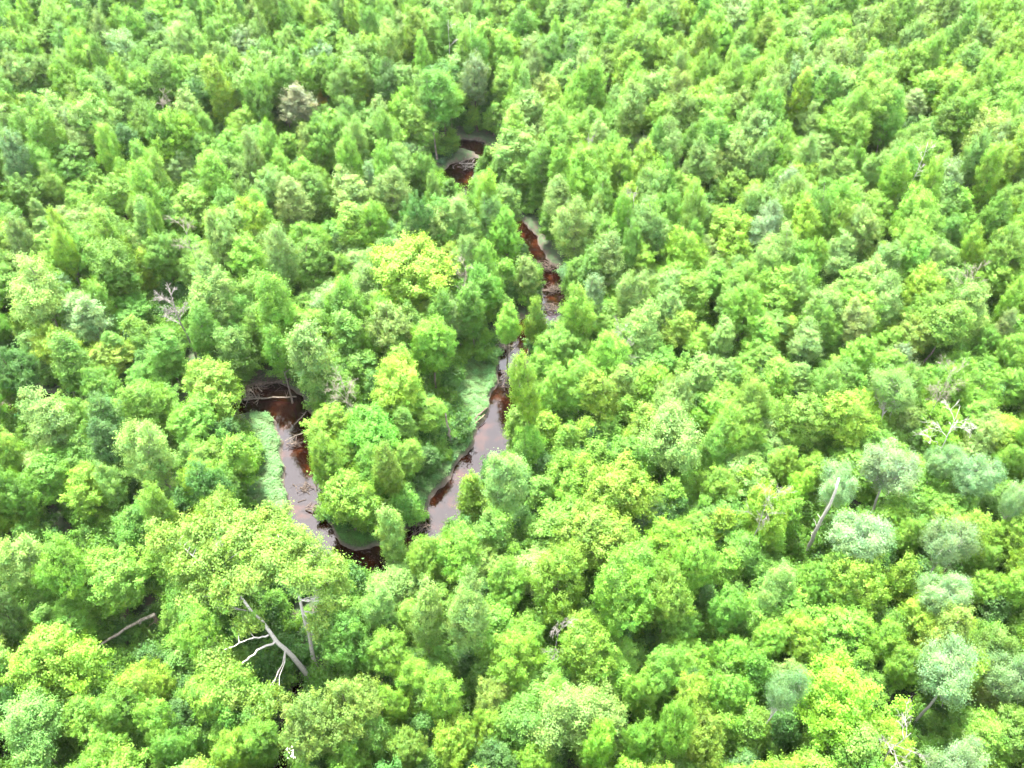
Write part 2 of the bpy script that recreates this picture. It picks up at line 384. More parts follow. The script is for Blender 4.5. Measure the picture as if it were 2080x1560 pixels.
# ------------------------------------------------------------------ trees picked out of the photograph: crown centre, width, height in its pixels
HAND = """
80 585 125 165 loose pale|187 646 110 105 loose white|278 676 60 70 sapling bright|150 735 95 130 column mid|190 790 90 90 broad mid|448 608 115 130 loose pale
545 625 90 180 column bright|645 740 105 240 column pale|410 680 75 110 column mid|475 715 90 120 column mid|425 785 135 120 broad yellow|300 825 110 120 broad bright
400 862 110 90 broad bright|95 850 125 140 loose pale|312 925 115 160 loose pale|190 995 115 105 broad yellow|478 935 70 100 sapling bright|95 965 120 90 broad bright|25 1010 90 130 broad mid
30 745 90 110 broad dark|8 790 70 70 broad bright|235 540 110 120 broad mid|340 715 85 110 column mid|290 770 95 80 broad mid|640 545 80 90 column mid
672 868 110 100 broad yellow|662 935 80 120 broad bright|708 1010 135 125 broad yellow|795 950 70 110 column bright|765 885 110 110 broad bright|795 797 125 125 broad yellow|805 735 85 90 column bright
700 790 80 90 column mid|800 1090 70 130 column pale|828 1015 60 80 sapling mid|750 960 80 90 broad mid|700 690 90 120 column mid
825 550 170 165 broad yellow|960 635 70 120 column mid|1028 640 62 100 column bright|1086 650 44 120 sapling bright|876 700 95 115 broad bright|755 700 55 70 broad bright
1178 625 70 125 column bright|1140 705 100 100 broad bright|1310 670 105 120 loose pale|1080 792 64 185 column yellow|1135 790 80 100 broad bright|1230 805 85 110 column yellow
1080 905 60 80 sapling bright|1110 870 60 80 sapling yellow|1150 905 60 80 sapling bright|1192 885 60 80 sapling yellow|1130 955 60 80 sapling bright|1182 960 60 80 sapling yellow|1222 935 60 85 sapling bright|1160 1000 55 80 sapling bright|1245 880 60 80 sapling bright|1060 860 60 80 sapling bright|1095 1000 60 80 sapling mid
1020 985 105 150 loose pale|962 1010 60 90 sapling yellow|1360 880 130 150 loose pale|1265 1005 150 115 broad yellow|1300 930 90 100 column bright
940 1240 110 165 loose pale|860 1260 85 150 column pale|780 1230 85 90 loose pale|790 1320 95 100 broad bright|1135 1205 120 145 broad yellow|1190 1090 150 105 broad yellow|1265 1215 130 165 broad bright|1025 1190 90 100 broad bright
1185 1325 130 110 broad yellow|1045 1350 115 100 broad yellow|885 1410 80 120 column bright|1005 1420 85 85 broad olive|797 1435 60 75 broad yellow|720 1435 120 135 broad olive|985 1480 70 75 broad yellow
1130 1465 150 145 loose pale|1218 1515 75 95 broad yellow|1295 1500 65 85 broad bright|1340 1090 95 90 broad yellow|1360 1220 100 120 broad bright|1300 1415 70 80 broad bright|925 1520 95 90 broad yellow|815 1525 80 80 broad bright
715 1540 70 70 broad bright|1075 1545 70 60 broad yellow|1370 1480 80 130 broad bright|1345 1370 100 100 broad bright|925 1120 110 120 broad bright|1010 1080 90 100 column mid|865 1150 75 90 broad bright|1100 1095 80 100 sapling bright
110 1355 165 120 broad yellow|60 1495 140 130 loose pale|300 1395 110 110 broad yellow|200 1455 100 100 broad bright|320 1470 95 90 broad bright|355 1520 80 80 broad mid|460 1535 85 75 broad yellow|650 1460 125 155 broad olive
225 1535 90 70 broad bright|55 1140 120 130 loose pale|130 1155 105 145 broad bright|218 1185 150 145 broad bright|372 1352 90 90 sapling mid|270 1085 90 95 column mid|22 1255 80 110 broad dark|30 1430 70 80 broad dark|520 1500 90 100 broad mid
1748 1085 130 125 aspen grey|1938 1100 98 105 aspen grey|1912 1208 105 95 aspen grey|1935 1372 140 135 aspen blue|2055 1372 115 115 aspen blue|1588 1388 85 115 aspen blue|1940 1545 110 80 aspen grey|1515 1545 62 60 spruce blue
1550 1050 95 120 broad yellow|1750 1195 120 105 broad yellow|1565 1195 85 105 loose pale|1630 1305 95 90 broad yellow|1560 1305 75 80 broad bright|1862 1258 92 88 broad yellow|1785 1302 80 90 broad bright|1832 1355 60 80 broad bright|1750 1355 55 70 sapling bright
1690 1440 165 130 broad yellow|1435 1518 100 95 broad yellow|1410 1415 90 90 broad yellow|1490 1412 90 90 broad bright|1497 1482 50 60 sapling bright|1547 1475 55 70 sapling bright|1995 1435 85 85 broad olive|2050 1500 105 120 broad olive|1995 1205 80 85 broad bright
2040 1100 85 85 broad yellow|1850 1090 70 80 broad bright|1998 1140 75 60 broad bright|1663 1200 70 80 broad bright|1405 1155 90 130 broad bright|1395 1260 80 80 broad mid|1480 1240 85 90 broad mid|1470 1330 80 80 broad bright|1665 1515 60 50 sapling bright
1702 978 90 78 aspen grey|1815 948 118 90 aspen grey|1912 932 75 75 aspen blue|1982 968 98 92 aspen blue|2065 1020 60 70 aspen blue|1900 867 105 80 broad yellow|1832 797 98 92 aspen pale|1635 692 88 80 loose pale|1725 655 80 95 loose pale
1465 690 70 90 column pale|1540 692 85 95 column bright|1580 597 120 110 broad yellow|1640 862 120 130 broad bright|1415 770 80 90 column pale|1850 682 92 90 broad bright|1915 652 100 110 column bright|1992 705 70 80 broad bright|1592 952 70 80 broad yellow
1510 985 50 80 sapling yellow|1625 985 60 70 broad yellow|1580 778 80 80 column bright|1515 885 80 100 broad bright|1445 985 80 90 broad bright|1750 725 80 90 column bright|1800 860 60 80 sapling bright|2045 795 80 80 broad bright|2003 885 80 80 loose pale|2055 940 60 60 broad bright
1480 480 115 110 broad yellow|1045 300 105 95 loose pale|1280 240 66 140 column pale|490 245 75 80 broad bright|368 345 62 44 broad white|600 215 85 75 loose pink|652 206 26 26 sapling gold|390 430 110 100 broad bright|845 255 90 90 broad bright
720 470 90 110 column bright|590 420 90 110 loose pale|1640 245 60 70 loose pale|1850 215 62 45 loose white|700 390 100 100 loose pale|500 520 85 110 column bright|1290 600 80 110 loose pale|1170 470 85 130 loose pale|1330 470 90 130 loose pale
1250 540 80 120 column pale|930 450 85 110 loose pale|800 400 90 110 loose pale|1400 610 80 110 column bright|60 400 80 90 broad mid|150 340 90 80 broad mid|250 400 90 90 broad bright|330 520 80 100 broad mid|1700 520 90 90 loose pale|1780 440 80 80 broad bright
1690 340 60 80 loose pale|1770 350 55 70 loose pale|1550 330 60 90 loose pale|1420 330 70 100 loose pale|1480 380 60 60 broad bright|1950 430 90 80 broad bright|2000 560 90 90 broad bright|1130 400 80 90 loose pale|560 690 70 120 column mid|1440 560 80 90 column bright
"""
def scale_at(py, z): return (F * sp + (py - H0 / 2) * cp) / (CH - z)
GAPS = [[(70, 1020), (135, 1050), (155, 1100), (105, 1080)], [(232, 1095), (262, 1100), (330, 1215), (285, 1195)], [(0, 1130), (25, 1180), (15, 1240), (0, 1230)], [(1130, 1270), (1150, 1280), (1140, 1320), (1122, 1310)], [(1855, 1335), (1880, 1330), (1880, 1370), (1858, 1365)]]
hand = []
for line in HAND.strip().splitlines():
    for it in line.split('|'):
        f = it.split()
        x, y, wd, hh = map(float, f[:4]); kind, tint = f[4], f[5]
        ps = PROTO[kind]; pr = ps[rng.integers(len(ps))]
        Ht = pr['H'] * rng.uniform(.93, 1.1)
        Rm = wd / 2 / scale_at(y, Ht - pr['CH'] / 2)
        hm = hh / scale_at(y, Ht - pr['CH'] / 2)
        al = math.atan2(sp + (y - 780) / F * cp, cp - (y - 780) / F * sp)
        ch = math.sqrt(max((1.0 * Rm) ** 2, hm * hm - (2 * Rm * math.sin(al)) ** 2)) / math.cos(al)
        ch = min(max(ch, 1.5 * Rm, 3.2), 14)
        base = min((pr['H'] - pr['CH']) * rng.uniform(.85, 1.05), 5 + .3 * ch if kind in ('column', 'broad') else 20)
        if kind == 'sapling': base = 1.5
        sz = (ch + base) / pr['H']; sz = min(max(sz, .6), 1.3)
        sr = min(max(Rm / pr['R'], .45), 1.75)
        zc = sz * (pr['H'] - pr['CH'] / 2)
        P = at(x, y, zc)
        hand.append(dict(p=P[:2], sr=sr, sz=sz, pr=pr, kind=kind, tint=tint, rot=rng.random() * 6.28, hand=True, px=(x, y), r=pr['R'] * sr, size=Rm * scale_at(y, zc), dep=P[1]))

def crown_ellipse(p, pr, sr, sz, n=14):
    th = np.linspace(0, 2 * math.pi, n, endpoint=False)
    c = proj([p[0], p[1], sz * (pr['H'] - pr['CH'] / 2)])
    px = F / c[2]; a = pr['R'] * sr * px
    top = proj([p[0], p[1], sz * pr['H']]); bot = proj([p[0], p[1], sz * (pr['H'] - pr['CH'])])
    b = abs(top[1] - bot[1]) / 2 * .85 + a * .55
    return c, a, b
def blocks_open(p, pr, sr, sz):
    c, a, b = crown_ellipse(p, pr, sr, sz)
    for k in (1.0, .55):
        for th in np.linspace(0, 2 * math.pi, 14, endpoint=False):
            q = (c[0] + math.cos(th) * a * k, c[1] + math.sin(th) * b * k)
            for po in OPEN + GAPS:
                if inpoly(q[0], q[1], po): return True
    return False
hand_e = [crown_ellipse(h['p'], h['pr'], h['sr'], h['sz']) + (h['dep'],) for h in hand]
HP = np.array([h['p'] for h in hand]); HE = np.array([[e[0][0], e[0][1], e[1], e[2], e[3]] for e in hand_e])
fill = []
yy = 14.0
while yy < 265:
    step = 3.5 if yy < 110 else (4.0 if yy < 160 else 4.6)
    half = 64 + yy * .42
    xx = -half
    while xx < half:
        p = np.array([xx + rng.uniform(-.42, .42) * step, yy + rng.uniform(-.42, .42) * step])
        xx += step
        dh = np.hypot(HP[:, 0] - p[0], HP[:, 1] - p[1])
        if dh.min() < 2.3: continue
        q = proj([p[0], p[1], 12])
        # colour by part of the wood
        right = q[0] > 1250; lower = q[1] > 950; far = q[1] < 520
        u = rng.random()
        if far: kinds = ['column', 'loose', 'broad', 'sapling']; kp = [.36, .26, .3, .08]
        elif right: kinds = ['broad', 'column', 'loose', 'sapling']; kp = [.45, .2, .12, .23]
        else: kinds = ['broad', 'column', 'loose', 'sapling']; kp = [.4, .27, .13, .2]
        kind = kinds[rng.choice(4, p=kp)]
        tn = ['yellow', 'bright', 'mid', 'pale', 'dark', 'olive', 'grey', 'white']
        if right and lower: tp = [.27, .46, .17, .04, .01, .02, .02, .01]
        elif right: tp = [.18, .42, .12, .23, .0, .02, .02, .01]
        elif lower: tp = [.12, .42, .32, .05, .06, .02, .01, 0]
        elif far: tp = [.07, .32, .3, .23, .03, .02, .02, .01]
        else: tp = [.08, .35, .37, .12, .06, .01, .01, 0]
        tint = tn[rng.choice(8, p=tp)]
        pr = PROTO[kind][rng.integers(len(PROTO[kind]))]
        sr = rng.uniform(.58, 1.0) if kind != 'sapling' else rng.uniform(.8, 1.15)
        sz = (rng.uniform(.66, .92) if not far else rng.uniform(.74, 1.06)) if kind != 'sapling' else rng.uniform(.7, 1.1)
        if yy > 130: sr *= 1.18
        if creek_dist(np.array([p[0]]), np.array([p[1]]))[0] < 1.0: continue
        c, a, b = crown_ellipse(p, pr, sr, sz)
        infront = (HE[:, 4] > p[1] + .5) & (((HE[:, 0] - c[0]) / (HE[:, 2] * .75 + a * .7)) ** 2 + ((HE[:, 1] - c[1]) / (HE[:, 3] * .7 + b * .7)) ** 2 < 1)
        if infront.any():
            sz *= .62
            if kind == 'sapling': sz *= .8
            c, a, b = crown_ellipse(p, pr, sr, sz)
            infront = (HE[:, 4] > p[1] + .5) & (((HE[:, 0] - c[0]) / (HE[:, 2] * .6 + a * .6)) ** 2 + ((HE[:, 1] - c[1]) / (HE[:, 3] * .55 + b * .55)) ** 2 < 1)
            if infront.any(): continue
        if blocks_open(p, pr, sr, sz): continue
        g_ = ground_z(np.array([p[0]]), np.array([p[1]]))[0]
        inframe = -a < c[0] < W0 + a and -b < c[1] < H0 + b
        fill.append(dict(p=p, sr=sr, sz=sz, pr=pr, kind=kind, tint=tint, rot=rng.random() * 6.28, hand=False, px=(c[0], c[1]), r=pr['R'] * sr, size=a * (1 if inframe else 0), dep=p[1]))
    yy += step
# the 300 that show largest are things, the rest is one far wood
want = 300 - len(hand)
fill.sort(key=lambda f: -f['size'])
indiv = hand + fill[:want]; rest = fill[want:]
print('hand', len(hand), 'fill', len(fill), 'rest', len(rest))

GROUPN = dict(broad='broadleaf trees of the wood', column='slender trees of the wood', loose='loose crowned trees of the wood', aspen='white barked trees with grey-green crowns', sapling='young trees between the taller ones', spruce=None)
def tint_of(name, k=.08):
    c = np.array(TINT[name]); return c * (1 + rng.normal(0, k)) * (1 + rng.normal(0, .05, 3))
def place(t):
    pr = t['pr']
    r = bpy.data.objects.new(pr['name'], None); COL.objects.link(r); r.empty_display_size = .5
    gz = float(ground_z(np.array([t['p'][0]]), np.array([t['p'][1]]))[0])
    r.location = (t['p'][0], t['p'][1], gz); r.scale = (t['sr'], t['sr'], t['sz']); r.rotation_euler = (rng.normal(0, .02), rng.normal(0, .02), t['rot'])
    if pr['used']: tr = pr['trunk'].copy(); cr = pr['crown'].copy(); COL.objects.link(tr); COL.objects.link(cr)
    else: tr = pr['trunk']; cr = pr['crown']; pr['used'] = True
    tr.parent = r; cr.parent = r
    cr['tint'] = [float(max(0, v)) for v in tint_of(t['tint'])]
    t['obj'] = r
    return r
for t in indiv: place(t)

# labels: look first, then the nearest landmark and the side of it
LAND = [((600, 980), 'the left arm of the creek'), ((540, 790), 'the driftwood jam'), ((715, 1145), 'the dark tip of the creek bend'), ((970, 770), 'the oval grass bank'), ((950, 960), 'the right arm of the creek'),
        ((1055, 680), 'the small red-brown pool'), ((1125, 590), 'the brushwood in the narrow channel'), ((930, 345), 'the far dark pool'), ((1072, 500), 'the red sliver of water'), ((30, 815), 'the dark water at the left edge'),
        ((250, 1290), 'the long fallen trunk'), ((500, 1150), 'the huge spreading tree'), ((825, 550), 'the large round crown'), ((345, 640), 'the half-dead white tree'), ((1255, 690), 'the tangle of bare branches'),
        ((1670, 1060), 'the leaning white trunk'), ((1945, 835), 'the white forked snag'), ((1985, 545), 'the grey dead treetop'), ((1850, 1510), 'the bleached bottom snag'), ((1515, 1540), 'the small spruce'),
        ((10, 1540), 'the bottom left corner'), ((2070, 1550), 'the bottom right corner'), ((1050, 1550), 'the middle of the bottom edge'), ((600, 210), 'the pinkish bare crown'), ((1480, 480), 'the bright round crown at right'),
        ((30, 560), 'the left edge'), ((2070, 400), 'the right edge'), ((1180, 300), 'the dead white limbs'), ((1300, 390), 'the antler-shaped snag'), ((1190, 1290), 'the hanging bright boughs'), ((1150, 930), 'the sapling thicket'),
        ((1420, 1050), 'the shady gap right of centre'), ((1935, 1250), 'the grey-green trees at right'), ((2070, 1000), 'the right edge below its middle'), ((1450, 1300), 'the dark gap at lower right'), ((590, 1440), 'the black ditch'),
        ((1640, 760), 'the two pale crowns at right'), ((150, 1050), 'the black gap at lower left')]
SIZEW = [(62, 'broad'), (38, 'medium'), (0, 'small')]
lab = {}
for t in indiv:
    q = t['px']; q = (min(max(q[0], 0), W0), min(max(q[1], 0), H0))
    j = min(range(len(LAND)), key=lambda k: math.hypot(LAND[k][0][0] - q[0], LAND[k][0][1] - q[1]))
    (lx, ly), nm = LAND[j]
    dx, dy = q[0] - lx, q[1] - ly
    if math.hypot(dx, dy) < 25: rel = 'right at'
    elif abs(dx) > 1.6 * abs(dy): rel = 'right of' if dx > 0 else 'left of'
    elif abs(dy) > 1.6 * abs(dx): rel = 'below' if dy > 0 else 'above'
    else: rel = ('lower ' if dy > 0 else 'upper ') + ('right of' if dx > 0 else 'left of')
    sw = next(wd for lim, wd in SIZEW if t['size'] >= lim)
    form = dict(broad='round-crowned tree', column='tall slender tree', loose='airy-crowned tree', aspen='white-barked tree', sapling='young tree', spruce='spruce')[t['kind']]
    t['lab'] = (f"{sw} {WORD[t['tint']]} {form}", rel, nm, math.hypot(dx, dy))
    lab.setdefault(t['lab'][:3], []).append(t)
ORD = ['nearest', 'second nearest', 'third nearest', 'fourth nearest', 'fifth nearest', 'sixth nearest', 'seventh nearest']
for key, ts in lab.items():
    ts.sort(key=lambda t: t['lab'][3])
    for i, t in enumerate(ts):
        s = f"{key[0]} {key[1]} {key[2]}" if len(ts) == 1 else f"{key[0]}, {ORD[i]} {key[1]} {key[2]}"
        tag(t['obj'], s, 'spruce' if t['kind'] == 'spruce' else ('young tree' if t['kind'] == 'sapling' else 'tree'), GROUPN[t['kind']])

# ------------------------------------------------------------------ the far wood and the undergrowth: uncountable, one object each
def scatter(name, pts, rot, scl, tint, idx, protos, label, cat, trunks=True):
    me = bpy.data.meshes.new(name); n = len(pts)
    me.vertices.add(n); me.vertices.foreach_set('co', np.asarray(pts, np.float32).ravel())
    for nm, ty, arr in (('rot', 'FLOAT', rot), ('idx', 'INT', idx)):
        a = me.attributes.new(nm, ty, 'POINT'); a.data.foreach_set('value', np.asarray(arr))
    a = me.attributes.new('scl', 'FLOAT_VECTOR', 'POINT'); a.data.foreach_set('vector', np.asarray(scl, np.float32).ravel())
    a = me.attributes.new('tint', 'FLOAT_COLOR', 'POINT'); c = np.ones((n, 4), np.float32); c[:, :3] = tint; a.data.foreach_set('color', c.ravel())
    ob = bpy.data.objects.new(name, me); COL.objects.link(ob); tag(ob, label, cat, kind='stuff')
    g = bpy.data.node_groups.new(name, 'GeometryNodeTree')
    g.interface.new_socket('Geometry', in_out='INPUT', socket_type='NodeSocketGeometry'); g.interface.new_socket('Geometry', in_out='OUTPUT', socket_type='NodeSocketGeometry')
    N = g.nodes; L = g.links
    gi = N.new('NodeGroupInput'); go = N.new('NodeGroupOutput'); jn = N.new('GeometryNodeJoinGeometry'); L.new(jn.outputs[0], go.inputs[0])
    def named(nm, ty):
        a = N.new('GeometryNodeInputNamedAttribute'); a.data_type = ty; a.inputs[0].default_value = nm; return a.outputs[0]
    rt = named('rot', 'FLOAT'); sc = named('scl', 'FLOAT_VECTOR'); ix = named('idx', 'INT')
    cx = N.new('ShaderNodeCombineXYZ'); L.new(rt, cx.inputs[2])
    m2p = N.new('GeometryNodeMeshToPoints'); L.new(gi.outputs[0], m2p.inputs[0])
    for k, pr in enumerate(protos):
        cmp_ = N.new('FunctionNodeCompare'); cmp_.data_type = 'INT'; cmp_.operation = 'EQUAL'
        L.new(ix, cmp_.inputs[2]); cmp_.inputs[3].default_value = k
        for part in (('crown', 'trunk') if trunks else ('crown',)):
            oi = N.new('GeometryNodeObjectInfo'); oi.transform_space = 'ORIGINAL'; oi.inputs[0].default_value = pr[part]; oi.inputs[1].default_value = True
            ip = N.new('GeometryNodeInstanceOnPoints')
            L.new(m2p.outputs[0], ip.inputs['Points']); L.new(cmp_.outputs[0], ip.inputs['Selection']); L.new(oi.outputs['Geometry'], ip.inputs['Instance'])
            L.new(cx.outputs[0], ip.inputs['Rotation']); L.new(sc, ip.inputs['Scale'])
            L.new(ip.outputs[0], jn.inputs[0])
    md = ob.modifiers.new('scatter', 'NODES'); md.node_group = g
    return ob
allp = [p for k in ('broad', 'column', 'loose', 'sapling') for p in PROTO[k] if p['used']]
ids = {id(p): i for i, p in enumerate(allp)}
rest = [t for t in rest if id(t['pr']) in ids]
P2 = np.array([t['p'] for t in rest]); gz = ground_z(P2[:, 0], P2[:, 1])
scatter('woodland', np.column_stack([P2, gz]), [t['rot'] for t in rest], [(t['sr'], t['sr'], t['sz']) for t in rest],
        np.array([tint_of(t['tint']) for t in rest]).clip(0), [ids[id(t['pr'])] for t in rest], allp, 'dense green woodland spreading away behind and between the trees', 'woodland')

# a few shrubs of their own by the water, then the undergrowth
shr = [(560, 1060, 'mid', .8), (470, 870, 'bright', 1.0), (495, 880, 'mid', .9), (945, 690, 'mid', 1.0), (1150, 560, 'blue', 1.1), (1160, 545, 'mid', 1), (905, 925, 'bright', .7), (850, 1045, 'mid', .8), (740, 1180, 'bright', 1.0), (760, 1190, 'mid', .9), (660, 1040, 'bright', .8), (530, 1060, 'mid', .9)]
sl_ = ['mid-green shrub at the foot of the left grass bank', 'bright green shrub left of the left grass bank top', 'mid-green shrub touching the left grass bank', 'mid-green shrub behind the oval grass bank',
       'bluish shrub overhanging the narrow channel', 'mid-green shrub just behind the bluish one at the channel', 'small bright shrub beside the upright stump', 'mid-green shrub beside the lower right arm of the creek',
       'bright shrub on the outer bank of the creek tip', 'mid-green shrub right of the bright one on the outer bank', 'bright low shrub above the green tip of grass', 'mid-green shrub lowest left of the left grass bank']
for i, (x, y, tn_, s) in enumerate(shr):
    pr = PROTO['shrub'][i % 3]; P = at(x, y, .5)
    t = dict(p=P[:2], sr=s, sz=s, pr=pr, kind='shrub', tint=tn_, rot=i * 1.3, size=0)
    tag(place(t), sl_[i], 'shrub', 'shrubs along the creek banks')
up = []; 
for k in range(15000):
    y_ = 14 + 170 * rng.random() ** .8; hx = 62 + y_ * .42; x_ = rng.uniform(-hx, hx); up.append((x_, y_))
up = np.array(up); dd = creek_dist(up[:, 0], up[:, 1]); q = proj(np.column_stack([up, np.full(len(up), 1.5)]))
ok = dd > .9
for po in OPEN[:8] + GAPS: 
    for ox, oy in ((0, 0), (5, 0), (-5, 0), (0, -8)): ok &= ~inpoly_np(q[:, 0] + ox, q[:, 1] + oy, po)
up = up[ok]; n = len(up)
mid_ = (rng.random(n) < .28)
for po in OPEN + GAPS:
    for ox, oy in ((0, -20), (0, -50), (-20, -35), (20, -35), (25, 0), (-25, 0)): mid_ &= ~inpoly_np(q[ok][:, 0] + ox, q[ok][:, 1] + oy, po)
tc_ = np.array([TINT[k] for k in ('dark', 'mid', 'bright', 'mid')])[rng.integers(0, 4, n)] * rng.uniform(.75, 1.15, (n, 1))
SAPS = [p_ for p_ in PROTO['sapling'] if p_['used']]; NS = len(SAPS)
s_ = np.where(mid_, rng.uniform(.45, .85, n), rng.uniform(.5, 1.25, n))
scatter('undergrowth', np.column_stack([up, ground_z(up[:, 0], up[:, 1])]), rng.random(n) * 6.28, np.column_stack([s_ * 1.1, s_ * 1.1, s_ * np.where(mid_, rng.uniform(.7, 1.1, n), rng.uniform(.6, 1.5, n))]), tc_, np.where(mid_, rng.integers(3, 3 + NS, n), rng.integers(0, 3, n)),
        PROTO['shrub'] + SAPS, 'leafy green undergrowth covering the forest floor', 'undergrowth', trunks=False)

# ------------------------------------------------------------------ grass banks
m, t, N, L = newmat('bank grass')
a_ = nn(N, 'ShaderNodeAttribute', attribute_name='leaf', attribute_type='GEOMETRY')
p = nn(N, 'ShaderNodeBsdfPrincipled'); p.inputs['Roughness'].default_value = .6; p.inputs['Specular IOR Level'].default_value = .2; L.new(a_.outputs['Color'], p.inputs['Base Color'])
tr = nn(N, 'ShaderNodeBsdfTranslucent'); L.new(a_.outputs['Color'], tr.inputs[0]); mx = nn(N, 'ShaderNodeMixShader'); mx.inputs[0].default_value = .3
L.new(p.outputs[0], mx.inputs[1]); L.new(tr.outputs[0], mx.inputs[2]); o = nn(N, 'ShaderNodeOutputMaterial'); L.new(mx.outputs[0], o.inputs[0])
M_GRASS = m
GRASS = [([(505, 815), (575, 822), (592, 900), (600, 960), (598, 1060), (560, 1085), (480, 1080), (500, 1000), (520, 940), (515, 880)], (.06, .15, .045)),
         ([(925, 722), (1035, 712), (1040, 790), (1015, 850), (975, 930), (925, 1000), (880, 1065), (850, 1060), (850, 985), (900, 930), (935, 880), (905, 830), (900, 770)], (.06, .155, .045)),
         ([(650, 1030), (790, 1030), (790, 1110), (720, 1130), (650, 1090)], (.03, .1, .016)),
         ([(870, 285), (910, 300), (928, 330), (905, 340), (880, 325)], (.035, .1, .042)), ([(950, 335), (1000, 335), (1000, 370), (945, 365)], (.035, .1, .042)),
         ([(1030, 480), (1070, 480), (1075, 515), (1040, 520)], (.03, .09, .032)), ([(1075, 550), (1110, 550), (1115, 620), (1085, 625)], (.03, .09, .032)),
         ([(-20, 835), (45, 838), (50, 880), (-20, 880)], (.03, .13, .04)), ([(690, 1170), (790, 1165), (800, 1200), (700, 1210)], (.03, .1, .018))]
PV = []; PC = []
for po, colr in GRASS:
    W_ = np.array([at(x, y)[:2] for x, y in po]); lo = W_.min(0); hi = W_.max(0)
    n = int((hi[0] - lo[0]) * (hi[1] - lo[1]) * 260)
    q = rng.uniform(lo, hi, (n, 2)); ok = inpoly_np(q[:, 0], q[:, 1], [tuple(k) for k in W_])
    q = q[ok]; dd = creek_dist(q[:, 0], q[:, 1]) + wob(q[:, 0], q[:, 1]); q = q[dd > .15 + rng.random(len(dd)) * .25]
    n = len(q); z = ground_z(q[:, 0], q[:, 1])
    clump = .5 + .5 * np.sin(q[:, 0] * 2.1 + np.sin(q[:, 1] * 1.7) * 2) * np.sin(q[:, 1] * 1.9 + np.sin(q[:, 0] * 1.3) * 2)
    h = rng.uniform(.2, .6, n) * (.5 + .9 * clump); th = rng.random(n) * 6.28; wd = rng.uniform(.03, .06, n)
    ld = np.column_stack([np.cos(th), np.sin(th), np.zeros(n)]); sd_ = np.column_stack([-np.sin(th), np.cos(th), np.zeros(n)])
    b0 = np.column_stack([q, z - .02]); up_ = np.array([0, 0, 1.])
    tip = b0 + up_ * (h * .75)[:, None] + ld * (h * .75)[:, None]; md_ = b0 + up_ * (h * .7)[:, None] + ld * (h * .25)[:, None]
    PV.append(np.stack([b0 - sd_ * wd[:, None], md_ - sd_ * wd[:, None] * .9, tip, md_ + sd_ * wd[:, None]], 1))
    cc = np.array(colr) * rng.uniform(.75, 1.3, (n, 1)) * (.7 + .5 * clump[:, None]) * np.column_stack([1 + .5 * (1 - clump), np.ones(n), np.ones(n)])
    PC.append(np.repeat(cc, 4, 0))
PV = np.concatenate(PV).reshape(-1, 3)
tag(mesh_obj('bank_grass', PV, np.arange(len(PV)).reshape(-1, 4), M_GRASS, leaf=np.concatenate(PC)), 'soft blue-green grass on the open creek banks', 'grass', kind='stuff')

# ------------------------------------------------------------------ the huge spreading tree at lower left
rg = np.random.default_rng(55)
root = bpy.data.objects.new('spreading_tree', None); COL.objects.link(root)
bp = at(642, 1392, 0); root.location = bp
tag(root, 'huge spreading tree with two pale stems, leafy mass below the creek\'s left arm', 'tree')
CLU = [(335, 1090, 14.5, 2.0), (372, 1150, 13.5, 2.1), (405, 1085, 15.5, 2.1), (455, 1055, 16, 2.2), (440, 1145, 14.5, 2.4), (500, 1090, 17, 2.4), (545, 1055, 16, 1.8), (560, 1120, 17.5, 2.4), (610, 1105, 16, 2.1), (655, 1150, 14.5, 2.1), (615, 1175, 16.5, 2.0), (520, 1165, 15.5, 2.4),
       (465, 1205, 13, 2.0), (680, 1205, 12, 1.7), (500, 1262, 10.5, 1.5), (400, 1215, 11.5, 1.7), (440, 1345, 9, 1.7), (480, 1390, 8, 2.1), (540, 1425, 7, 2.0), (425, 1395, 7.5, 1.6), (655, 1265, 9.5, 1.7)]
lobes = []
for (x, y, z, r_) in CLU:
    c0 = at(x, y, z) - bp
    k = 0; tries = 0; L_ = []
    while len(L_) < 11 * r_ / 2 and tries < 300:
        tries += 1
        d = unit(rg.normal(0, 1, 3)) * rg.uniform(.3, 1) * (r_ - .4); d[2] *= .7
        c = c0 + d; rr = rg.uniform(.5, .85)
        if all(np.linalg.norm(c - q[0]) > .62 for q in L_): L_.append((c, rr))
    lobes += L_
V, Fc, K = leaves_on(lobes, rg, 26, 20, .165, .7, .34, -.4)
cr = mesh_obj('crown', V, Fc, M_LEAF, root, leaf=K); cr['tint'] = [.122, .222, .036]
tb = Tubes()
def wpts(L_): return np.array([at(*q) - bp for q in L_])
def stem(pp, r0, r1, nn_=14):
    P = wpts(pp); t = np.linspace(0, 1, len(P)); T = np.linspace(0, 1, nn_)
    Q = np.stack([np.interp(T, t, P[:, i]) for i in range(3)], 1); Q[1:-1] += rg.normal(0, .07, (nn_ - 2, 3)); tb.add(Q, np.linspace(r0, r1, nn_)); return Q
A = stem([(642, 1392, -.3), (600, 1340, 5), (560, 1300, 8), (515, 1245, 11), (470, 1185, 13), (440, 1110, 15)], .3, .05)
B = stem([(648, 1385, -.3), (635, 1320, 4), (618, 1260, 8.5), (606, 1200, 12.5), (600, 1165, 14.5), (585, 1110, 16.5)], .24, .05)
C_ = stem([(560, 1300, 8), (520, 1325, 8.5), (490, 1350, 8.6), (470, 1385, 8)], .14, .03)
C2 = stem([(545, 1290, 9), (500, 1300, 10), (440, 1330, 9.5)], .1, .03)
D_ = stem([(470, 1185, 13), (420, 1150, 14), (350, 1095, 14.5)], .12, .03)
stems = np.concatenate([A[4:], B[5:], C_, C2, D_])
